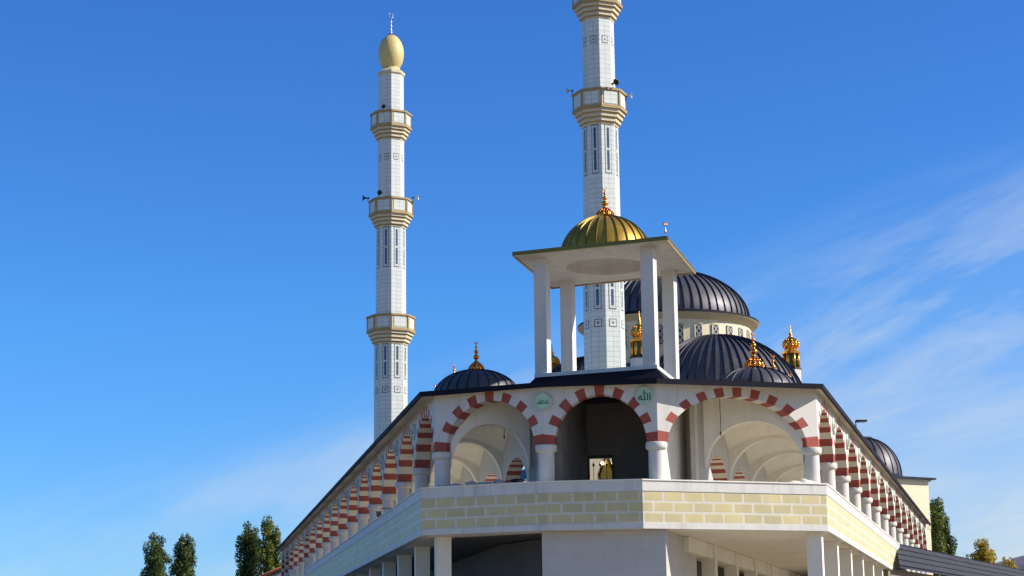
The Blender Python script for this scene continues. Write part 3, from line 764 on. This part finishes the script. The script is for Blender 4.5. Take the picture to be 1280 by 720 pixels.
# loudspeakers
def horn(p, az, label, m=blackp, s_=1.0, box=False):
    s_ *= 0.85
    t = thing('loudspeaker', label, 'loudspeaker', p, R(90 - az), 'loudspeakers on the minaret balconies')
    mb = MB()
    T = Matrix.Rotation(PI / 2, 4, 'Y')
    h2 = MB(); h2.lathe([(0.05, 0.0), (0.07, 0.15), (0.12, 0.3), (0.22, 0.42), (0.29, 0.46), (0.27, 0.45), (0.10, 0.28), (0.0, 0.2)], 20, m)
    me = h2.mesh('horn'); me.transform(Matrix.Diagonal((s_, s_, s_, 1)) @ Matrix.Translation((0, 0, 0.30)) @ T); obj('horn', me, t)
    d2 = MB(); d2.lathe([(0.0, -0.16), (0.09, -0.15), (0.10, 0.0), (0.06, 0.04)], 16, blackp); me = d2.mesh('driver'); me.transform(Matrix.Diagonal((s_, s_, s_, 1)) @ Matrix.Translation((0, 0, 0.30)) @ T); obj('driver', me, t)
    b_ = MB(); b_.tube((0, 0, -0.02), (0, 0, 0.30 * s_), 0.025, 0.025, greyp, 6); b_.box((0, 0, 0.0), (0.12, 0.12, 0.03), greyp); b_.build('bracket', t)
    return t
# left minaret (rail tops at 39.11 and 46.56), right one the same heights
horn((-11.75, 149.9, 38.74), 255, 'black horn loudspeaker at left edge of the middle balcony, farther minaret')
horn((-10.55, 148.25, 38.745), 195, 'dark horn loudspeaker above front left of the middle balcony, farther minaret', s_=0.85)
horn((-7.98, 149.9, 38.74), 95, 'pale grey horn loudspeaker sticking out right from the middle balcony, farther minaret', greyp)
horn((-10.25, 148.55, 46.13), 200, 'dark loudspeaker on the uppermost balcony under the egg shaped tip', s_=0.75)
horn((4.15, 120.8, 38.74), 265, 'grey horn loudspeaker sticking out left of the balcony, nearer minaret', greyp, 0.85)
horn((6.85, 119.4, 38.745), 150, 'black horn loudspeaker on the rail at front right, nearer minaret', s_=0.95)
horn((7.85, 121.0, 38.4), 100, 'grey horn loudspeaker at right corner of the balcony, nearer minaret', greyp, 0.85)

# ------------------------------------------------------------------ the mosque
mc = Vector((12.45, 148.2, 0))
mo = thing('mosque', 'large mosque with dark ribbed main dome, half domes and gold capped turrets', 'mosque', (mc.x, mc.y, 0))
T1, T3 = Vector((9.45, 138.0, 0)), Vector((15.5, 158.4, 0))
T2, T4 = Vector((21.65, 144.5, 0)), Vector((3.2, 152.0, 0))
def mpart(mb, name, par=None):
    me = mb.mesh(name); me.transform(Matrix.Translation(-mc)); return obj(name, me, par or mo)
ZW = 21.2
wide = [mc + (v - mc) * 1.0 for v in (T1, T2, T3, T4)]
mb = MB(); mb.prism([tuple(v[:2]) for v in wide], 0.5, ZW, white); mpart(mb, 'wall')
out2 = [mc + (v - mc) * 1.65 for v in (T1, T2, T3, T4)]
mb = MB(); mb.prism([tuple(v[:2]) for v in out2], 0.4, 15.5, white); mpart(mb, 'lower_wall')
mb = MB(); a_ = [P(v, 15.5) for v in out2]; b_ = [P(v, 17.8) for v in wide]
a_ = [(p[0], p[1], 15.52) for p in a_]
for i in range(4): mb.face([a_[i], a_[(i + 1) % 4], b_[(i + 1) % 4], b_[i]], lead)
mpart(mb, 'lean_to_roof')
# stepped dark roof under the drum
st_ = [mc + (v - mc) * 0.98 for v in (T1, T2, T3, T4)]
mb = MB(); mb.prism([tuple(v[:2]) for v in [mc + (v - mc) * 1.02 for v in (T1, T2, T3, T4)]], ZW + 0.003, ZW + 0.25, navy)
mb.lathe([(7.2, ZW + 0.25), (7.0, ZW + 1.9), (6.75, ZW + 2.7)], 64, lead, (mc.x, mc.y, 0)); mpart(mb, 'roof')
# half domes
cor = [T1, T2, T3, T4]
for i in range(4):
    a, b = cor[i], cor[(i + 1) % 4]; m_ = (a + b) / 2; nrm = (m_ - mc).normalized(); ang = math.atan2(nrm.y, nrm.x)
    mb = MB()
    R1, H1 = ((6.7, 6.3) if i == 0 else (5.6, 5.4))
    ribbed_dome(mb, R1, H1, 28, lead, leads, (0, 0, 0), rib=0.11, a0=-PI / 2, a1=PI / 2, lev=18)
    mb.lathe([(R1 - .15, -3.0), (R1, 0.0)], 40, white, (0, 0, 0), 0, True, -PI / 2, PI / 2)
    me = mb.mesh('half_dome'); o = obj('half_dome', me, mo, Vector((m_.x, m_.y, 19.35)) - mc, ang)
# drum, cornice, windows
mb = MB(); mb.lathe([(6.55, ZW + 1.4), (6.55, 27.35)], 84, ctile, (0, 0, 0)); drum = mb.mesh('drum'); dr = obj('drum', drum, mo, (0, 0, 0))
def wmesh():
    mb = MB(); mb.box((6.56, 0, 25.95), (0.10, 0.50, 1.45), dark)
    for s_ in (-1, 1):
        mb.box((6.60, s_ * 0.29, 25.95), (0.10, 0.08, 1.55), ctile)
    mb.box((6.62, 0, 26.81), (0.10, 0.66, 0.08), ctile); mb.box((6.62, 0, 25.09), (0.10, 0.66, 0.08), ctile)
    for zc in (25.45, 25.95, 26.45):
        for s_ in (-1, 1):
            T = Matrix.Translation((6.63, 0, zc)) @ Matrix.Rotation(s_ * R(40), 4, 'X')
            mb.box((0, 0, 0), (0.05, 0.055, 0.70), greyp, T)
    return mb.mesh('window')
wm_ = wmesh()
for k in range(28): obj('window', wm_, dr, (0, 0, 0), 2 * PI * k / 28 + 0.05)
mb = MB(); mb.lathe([(6.5, 27.1), (6.75, 27.3), (7.1, 27.45), (7.25, 27.6)], 96, ochre2); mb.lathe([(7.25, 27.603), (7.25, 27.75), (6.4, 28.0)], 96, navy); mb.build('cornice', mo)
mb = MB(); ribbed_dome(mb, 6.5, 4.25, 56, lead, leads, (0, 0, 0), rib=0.10, lev=22); md = mb.build('main_dome', mo, (0, 0, 27.85))
fm = finial_mesh(4.5, copper, fat=0.45); obj('finial', fm, md, (0, 0, 4.2), 0.4)
# corner turrets with gold onion caps
def turret(p, z=23.5):
    mb = MB(); mb.lathe([(0.74, ZW - 5), (0.74, z), (0.0, z)], 8, white, (0, 0, 0), 0.2, False); o = mb.build('turret', mo, Vector((p.x, p.y, 0)) - mc)
    mb = MB(); mb.lathe([(0.72, z - 0.02), (0.80, z + 0.02), (0.80, z + 0.10), (0.64, z + 0.12)], 8, brown, (0, 0, 0), 0.2, False)
    mb.lathe([(0.55, z + 0.1), (0.55, z + 1.25)], 8, green, (0, 0, 0), 0.2, False)
    for k in range(8):
        a = 0.2 + k * PI / 4; mb.tube((0.58 * math.cos(a), 0.58 * math.sin(a), z + 0.12), (0.58 * math.cos(a), 0.58 * math.sin(a), z + 1.3), 0.13, 0.13, fgold, 8)
    mb.lathe([(0.55, z + 1.22), (0.72, z + 1.25), (0.74, z + 1.42), (0.45, z + 1.52), (0.0, z + 1.52)], 16, fgold, (0, 0, 0), 0.2, False); mb.build('lantern', o)
    mb = MB(); mb.lathe([(0.40, z + 1.50), (0.38, z + 1.62), (0.54, z + 1.74), (0.61, z + 1.95), (0.56, z + 2.2), (0.36, z + 2.42), (0.20, z + 2.56), (0.13, z + 2.66), (0.18, z + 2.75), (0.11, z + 2.85), (0.06, z + 2.98), (0.03, z + 3.5), (0.0, z + 3.6)], 24, fgold)
    for k in range(12):
        a = k * PI / 6; q_ = [(0.40, 1.62), (0.56, 1.76), (0.63, 1.96), (0.57, 2.22), (0.36, 2.44)]
        for (ra, za), (rb, zb_) in zip(q_, q_[1:]): mb.tube((ra * math.cos(a), ra * math.sin(a), z + za), (rb * math.cos(a), rb * math.sin(a), z + zb_), 0.05, 0.05, fgold, 6)
    mb.build('onion_cap', o)
for p in (T1, T2, T3, T4): turret(p)

# domed side block at the end of the right wing
sb = Vector((27.2, 147.5, 0))
blk = thing('domed_annex', 'cream tiled block with flat dark cornice and ribbed grey dome beyond the right wing', 'building', (sb.x, sb.y, 0), R(32))
mb = MB(); mb.box((0, 0, 7.5), (7.2, 7.2, 15.0), ctile); mb.build('wall', blk)
mb = MB(); mb.box((0, 0, 15.08), (8.1, 8.1, 0.14), leads); mb.box((0, 0, 14.93), (7.5, 7.5, 0.14), trimw); mb.build('cornice', blk)
mb = MB(); mb.box((0, 0, 11.6), (7.25, 7.25, 0.8), ochre2); mb.build('string_course', blk)
mb = MB(); ribbed_dome(mb, 2.75, 3.0, 26, lead, leads, (0, 0, 0.3), rib=0.06); mb.lathe([(2.85, 0.0), (2.85, 0.3)], 52, leads)
dd = mb.build('dome', blk, (0.3, -0.2, 15.16)); mb = MB(); mb.box((0, 0, 3.33), (0.9, 0.9, 0.12), blackp); mb.tube((0, 0, 3.2), (0, 0, 3.4), 0.3, 0.3, blackp, 10); mb.build('dome_cap', dd)
mb = MB(); mb.lathe([(0.0, 0.02), (0.5, 0.02), (0.5, 0.0)], 24, glass); mb.lathe([(0.5, 0.0), (0.5, 0.06), (0.68, 0.06), (0.7, 0.0)], 24, red)
me = mb.mesh('round_window'); me.transform(Matrix.Rotation(PI / 2, 4, 'X')); obj('round_window', me, blk, (0.9, -3.605, 13.3))
# flat lamp on the right wing roof
fl = thing('roof_floodlight', 'small flat dark lamp head on a short stem at the right wing roof edge', 'lamp', (13.95, 76.3, 10.50))
mb = MB(); mb.tube((0, 0, 0), (0, 0, 0.50), 0.03, 0.025, greyp, 6); mb.build('stem', fl)
mb = MB(); mb.box((0.22, 0, 0.53), (0.45, 0.3, 0.07), blackp); mb.box((0.25, 0, 0.485), (0.30, 0.2, 0.02), silver); mb.build('lamp_head', fl)

# low side buildings with seamed roofs at the ends of the band
def low_building(name, label, a, d, length, zt_, zl, depth, side, near=None):
    t = thing(name, label, 'building', (a.x, a.y, 0))
    nrm = Vector((d.y, -d.x, 0)) * side
    b = a + d * length; a2, b2_ = (a + nrm * depth, b + nrm * depth) if not near else (near, near + d * length * 1.1)
    depth = (a2 - a).dot(nrm)
    O = Vector((a.x, a.y, 0))
    mb = MB(); Q = lambda v, z: (v.x - O.x, v.y - O.y, z)
    mb.face([Q(a, zt_), Q(b, zt_), Q(b2_, zl), Q(a2, zl)], lowroof)
    mb.face([Q(a, zt_ - 0.12), Q(b, zt_ - 0.12), Q(b2_, zl - 0.12), Q(a2, zl - 0.12)], leads)
    mb.face([Q(a, zt_), Q(a2, zl), Q(a2, zl - 0.12), Q(a, zt_ - 0.12)], leads); mb.face([Q(b, zt_), Q(b2_, zl), Q(b2_, zl - 0.12), Q(b, zt_ - 0.12)], leads)
    mb.face([Q(a2, zl), Q(b2_, zl), Q(b2_, zl - 0.12), Q(a2, zl - 0.12)], leads)
    for k in range(5):   # lapped courses running along the roof
        f = k / 4; p, q_ = a.lerp(a2, f), b.lerp(b2_, f); z = zt_ + (zl - zt_) * f
        mb.tube(Q(p, z + 0.01), Q(q_, z + 0.01), 0.03, 0.03, navy, 6)
    mb.build('roof', t)
    a3, b3 = a2 - nrm * 0.45 - d * 0.6, b2_ - nrm * 0.45
    zz_ = zl + 0.0
    mb = MB(); mb.prism([tuple((v - O)[:2]) for v in (a + nrm * 0.1, b + nrm * 0.1, b3, a3)], 0.0, zl - 0.13, lowwall); mb.build('wall', t)
    return t
low_building('low_annex', 'low cream annex with dark seamed sheet roof, beside the right end of the brick band', Vector((19.5, 97.2, 0)), azdir(24.8), 48, 7.27, 5.85, 5.4, 1, Vector((18.35, 90.6, 0)))
low_building('low_annex', 'low annex with dark sheet roof glimpsed at the left end of the brick band', Vector((-12.8, 117.2, 0)), azdir(-12), 34, 6.5, 5.9, 2.6, -1)

# pavilion of yellow door with lamps seen through the dark room's window
kp = bA + db * 0.86 + Vector((0.14, 3.0, 0))
ko = thing('yellow_doorway', 'small yellow gabled doorway seen through the dark window behind the middle arch', 'doorway', (kp.x, kp.y, ZF), R(40))
mb = MB(); mb.add([(-.36, 0, 0), (.36, 0, 0), (.36, 0, 1.95), (0, 0, 2.55), (-.36, 0, 1.95), (-.36, .12, 0), (.36, .12, 0), (.36, .12, 1.95), (0, .12, 2.55), (-.36, .12, 1.95)],
   [(0, 1, 2, 3, 4), (9, 8, 7, 6, 5), (1, 6, 7, 2), (2, 7, 8, 3), (3, 8, 9, 4), (4, 9, 5, 0)], yel); mb.build('panel', ko)
mb = MB()
for s_ in (-1, 1):
    mb.tube((s_ * .44, -.03, 1.83), (0, -.03, 2.62), 0.04, 0.04, brown, 6); mb.tube((s_ * .38, -.03, 0), (s_ * .38, -.03, 1.95), 0.03, 0.03, brown, 6)
mb.build('frame', ko)
for s_, lab in ((-1, 'left of two lit globe lamps above the yellow doorway'), (1, 'right of two lit globe lamps above the yellow doorway')):
    q = kp + Vector((s_ * 0.2 + 0.02, -0.35, 0))
    lt = thing('globe_lamp', lab, 'lamp', (q.x, q.y, ZSOF - 0.003), 0, 'lit globe lamps')
    mb = MB(); mb.lathe([(0.001, -0.07), (0.05, -0.05), (0.07, 0), (0.05, 0.05), (0.001, 0.07)], 14, lampm, (0, 0, 8.60 - ZSOF)); mb.build('globe', lt)
    mb = MB(); mb.tube((0, 0, 0), (0, 0, 8.67 - ZSOF), 0.008, 0.008, brown, 5); mb.build('cord', lt)
# pale courtyard wall beyond that window
mb = MB(); cw = kp + Vector((-0.4, 1.6, 0)); mb.box((0, 0, 1.6), (4.0, 0.2, 3.2), cream); o = mb.build('courtyard_screen_wall', None, (cw.x, cw.y, ZF + .002), R(10))
tag(o, 'pale plaster wall standing behind the yellow gabled doorway in the courtyard', 'wall')

# ------------------------------------------------------------------ rubble, boards and sheeting on the coping
random.seed(11)
def rock(s_, m=stone):
    bm = bmesh.new(); bmesh.ops.create_icosphere(bm, subdivisions=1, radius=1)
    for v in bm.verts: v.co = Vector((v.co.x * s_ * random.uniform(.7, 1.5), v.co.y * s_ * random.uniform(.7, 1.2), v.co.z * s_ * random.uniform(.3, .6)))
    me = bpy.data.meshes.new('slab_piece'); bm.to_mesh(me); bm.free(); me.materials.append(m); return me
zc = ZT + 0.05
rl_ = ['dark flat broken slab lying at the left end of the rubble on the coping', 'long grey chunk next to the leftmost slab on the left parapet', 'bluish grey shard in the middle of the rubble under the left arch',
       'thick lump of rubble right of the middle on the left parapet', 'rounded black pile at right end of the rubble by the middle column', 'thin grey flake between larger lumps on the left parapet']
dlf = (PB - PA).normalized(); nin_ = Vector((-dlf.y, dlf.x, 0))
for k, (u, s_) in enumerate(((1.15, .17), (1.75, .22), (2.25, .18), (2.75, .24), (3.35, .22), (2.05, .12))):
    p = PA + dlf * u + nin_ * 0.13
    o = obj('broken_slab', rock(s_, navy if k == 4 else stone), None, (p.x, p.y, zc + s_ * .22), math.atan2(dlf.y, dlf.x)); tag(o, rl_[k], 'rubble', 'rubble on the left parapet')
extra = []
for k in range(16):
    u = 0.6 + k * 0.2; p = PA + dlf * u + nin_ * random.uniform(.0, .2); extra.append((p, random.uniform(.05, .10)))
mb = MB()
for p, s_ in extra:
    me = rock(s_); mb.add([(v.co.x + p.x, v.co.y + p.y, v.co.z + zc + s_ * .2) for v in me.vertices], [tuple(f.vertices) for f in me.polygons], stone)
o = mb.build('gravel_crumbs'); o['kind'] = 'stuff'; o['label'] = 'loose crumbs of rubble scattered along the left parapet'; o['category'] = 'rubble'
# boards on the left wing coping
for k, (u, L_, tilt, lab) in enumerate(((9.5, 1.6, 5, 'short weathered board poking over the left wing coping, nearer one'), (14.0, 2.4, 9, 'longer weathered board poking over the left wing coping, farther one'))):
    p = PA + dL * u + nLin * 0.1
    mb = MB(); mb.box((0, 0, 0), (L_, .2, .04), woodm, Matrix.Rotation(R(-tilt), 4, 'Y'))
    o = mb.build('wooden_board', None, (p.x, p.y, zc + L_ / 2 * math.sin(R(tilt)) + .02), R(70 + 25 * k)); tag(o, lab, 'board', 'boards on the left wing coping')
# crumpled sheeting at the right corner
mb = MB(); n1, n2 = 16, 8; vs_ = []
for j in range(n2 + 1):
    for i in range(n1 + 1):
        X, Y = i / n1, j / n2; hgt = (math.sin(PI * X) * math.sin(PI * Y)) ** .6 if 0 < X < 1 and 0 < Y < 1 else 0
        vs_.append(((X - .5) * 1.1, (Y - .5) * .5, hgt * (.10 + .06 * math.sin(11 * X + 3 * Y) + .05 * math.sin(23 * X + 7 * Y))))
mb.add(vs_, [(j * (n1 + 1) + i, j * (n1 + 1) + i + 1, (j + 1) * (n1 + 1) + i + 1, (j + 1) * (n1 + 1) + i) for j in range(n2) for i in range(n1)], cloth, True)
drf = (PD - PC).normalized(); p = PD - drf * 0.75 + Vector((-drf.y, drf.x, 0)) * .25
o = mb.build('crumpled_sheet', None, (p.x, p.y, zc), math.atan2(drf.y, drf.x)); tag(o, 'crumpled pale sheeting lying on the parapet corner below the right corner column', 'sheet')

# ------------------------------------------------------------------ tiled house far left
hs_ = thing('tile_roofed_house', 'small white house with red tile roof at the left end of the arcade', 'house', (-22.3, 168, -0.4), R(0))
mb = MB(); mb.box((0, 0, 3.9), (5.5, 9, 7.8), trimw); mb.build('wall', hs_)
mb = MB(); mb.add([(-3.3, -5, 7.7), (3.3, -5, 10.4), (3.3, 5, 10.4), (-3.3, 5, 7.7), (-3.3, -5, 7.9), (3.3, -5, 10.6), (3.3, 5, 10.6), (-3.3, 5, 7.9)],
  [(0, 3, 2, 1), (4, 5, 6, 7), (0, 1, 5, 4), (1, 2, 6, 5), (2, 3, 7, 6), (3, 0, 4, 7)], roofred)
for i in range(22): mb.tube((-3.3 + 6.6 * 0, -5 + i * .47, 7.92), (3.3, -5 + i * .47, 10.62), .06, .06, roofred, 5)
mb.build('roof', hs_)
mb = MB(); mb.add([(-2.75, -4.5, 7.8), (2.75, -4.5, 7.8), (2.75, -4.5, 10.1), (-2.75, -4.5, 7.86)], [(0, 1, 2, 3)], trimw)
mb.add([(2.75, -4.5, 7.8), (2.75, 4.5, 7.8), (2.75, 4.5, 10.1), (2.75, -4.5, 10.1)], [(0, 1, 2, 3)], trimw); mb.build('gable', hs_)

# ------------------------------------------------------------------ trees
def tree(name, label, cat, x, y, H, Wd, seed, lm, poplar=True, leaves=5200, group=None, leaf=0.20):
    rnd = random.Random(seed); t = thing(name, label, cat, (x, y, 0), 0, group)
    mb = MB(); lean = Vector((rnd.uniform(-.25, .25), rnd.uniform(-.2, .2), 0)); top = Vector((lean.x, lean.y, H * .93))
    mb.tube((0, 0, 0), tuple(top * .5), H * .017, H * .011, bark, 10); mb.tube(tuple(top * .5), tuple(top), H * .011, .02, bark, 8)
    clumps = []
    nl = 44 if poplar else 16
    for k in range(nl):
        f = (0.10 if poplar else 0.30) + (0.86 if poplar else 0.5) * k / nl
        a = k * 2.4 + rnd.uniform(-.5, .5)
        base = top * f
        if poplar:
            prof = math.sin(PI * min(1, f * .62 + .34)) ** .7 * (1.0 if f < .88 else 1 - (f - .88) * 4.5)
            r = Wd / 2 * rnd.uniform(.45, .95) * max(.18, prof)
            end = base + Vector((math.cos(a) * r, math.sin(a) * r, H * rnd.uniform(.07, .13)))
        else:
            r = Wd / 2 * rnd.uniform(.4, .85) * math.sin(PI * min(1, .25 + f * .75))
            end = base + Vector((math.cos(a) * r, math.sin(a) * r, H * rnd.uniform(.05, .22)))
        mb.tube(tuple(base), tuple(end), H * .005, .015, bark, 5)
        clumps.append((end, Wd * rnd.uniform(.10, .21), (H * rnd.uniform(.04, .085) if poplar else Wd * rnd.uniform(.14, .22))))
        clumps.append((base.lerp(end, .5), Wd * rnd.uniform(.11, .17), H * .045))
    clumps.append((top, Wd * .10, H * .04))
    mb.build('trunk', t)
    cb_ = MB(); 
    tot = sum(c[1] ** 2 * c[2] for c in clumps)
    for c, rr, hh in clumps:
        nlf = int(leaves * (rr * rr * hh) / tot)
        for q_ in range(nlf):
            d = Vector((rnd.gauss(0, 1), rnd.gauss(0, 1), rnd.gauss(0, 1))).normalized(); f = rnd.random() ** .45
            p = c + Vector((d.x * rr * f, d.y * rr * f, d.z * hh * f))
            s_ = leaf * rnd.uniform(.6, 1.25)
            a1 = Vector((rnd.gauss(0, 1), rnd.gauss(0, 1), rnd.gauss(0, 1) + .6)).normalized(); a2 = a1.orthogonal().normalized(); a3 = a1.cross(a2)
            th = rnd.random() * 6.3; u = a2 * math.cos(th) + a3 * math.sin(th); v = a1.cross(u)
            cb_.face([p - u * s_ * .5, p + v * s_ * .32, p + u * s_ * .6, p - v * s_ * .32], lm)
    cb_.build('crown', t)
G1 = 'poplars left of the arcade'
tree('poplar_tree', 'bushy dark poplar at far left, the leftmost tree', 'tree', -37.9, 200, 15.0, 4.1, 3, leafd, True, 30000, G1, .21)
tree('poplar_tree', 'slimmer shorter poplar second from the left, beside the dark bushy one', 'tree', -35.2, 202, 15.2, 3.5, 8, leafd, True, 26000, G1, .21)
tree('poplar_tree', 'narrow dark poplar with a gap in its foliage, third from the left', 'tree', -26.5, 190, 15.0, 3.5, 21, leafd, True, 26000, G1, .21)
tree('poplar_tree', 'brighter green yellowing poplar touching the left end of the arcade roof', 'tree', -24.2, 188, 15.0, 3.8, 34, leafg, True, 27000, G1, .21)
G2 = 'poplars beyond the right wing'
tree('poplar_tree', 'tall green poplar right behind the cream annex wall', 'tree', 39.0, 175, 15.9, 2.5, 41, leafg, True, 17000, G2, .2)
tree('poplar_tree', 'slightly lower dark poplar on the right of the tall one behind the annex', 'tree', 40.4, 177, 14.2, 2.5, 55, leafd, True, 17000, G2, .2)
G3 = 'autumn trees beyond the low roof'
tree('autumn_tree', 'small dull green yellow tree just right of the poplars above the low roof', 'tree', 43.6, 182, 11.0, 3.4, 61, leafg, True, 4500, G3, .24)
tree('autumn_tree', 'bright yellow rounded tree above the low dark roof', 'tree', 45.1, 182, 12.0, 3.3, 72, leafy, True, 12000, G3, .24)
tree('autumn_tree', 'low yellow tree in front of the hill, just right of the bright yellow one', 'tree', 47.7, 184, 10.6, 3.4, 83, leafy, True, 8000, G3, .24)
tree('autumn_tree', 'olive yellow tree at the right picture edge in front of the hill', 'tree', 51.7, 182, 10.0, 3.2, 94, leafg, True, 4200, G3, .24)
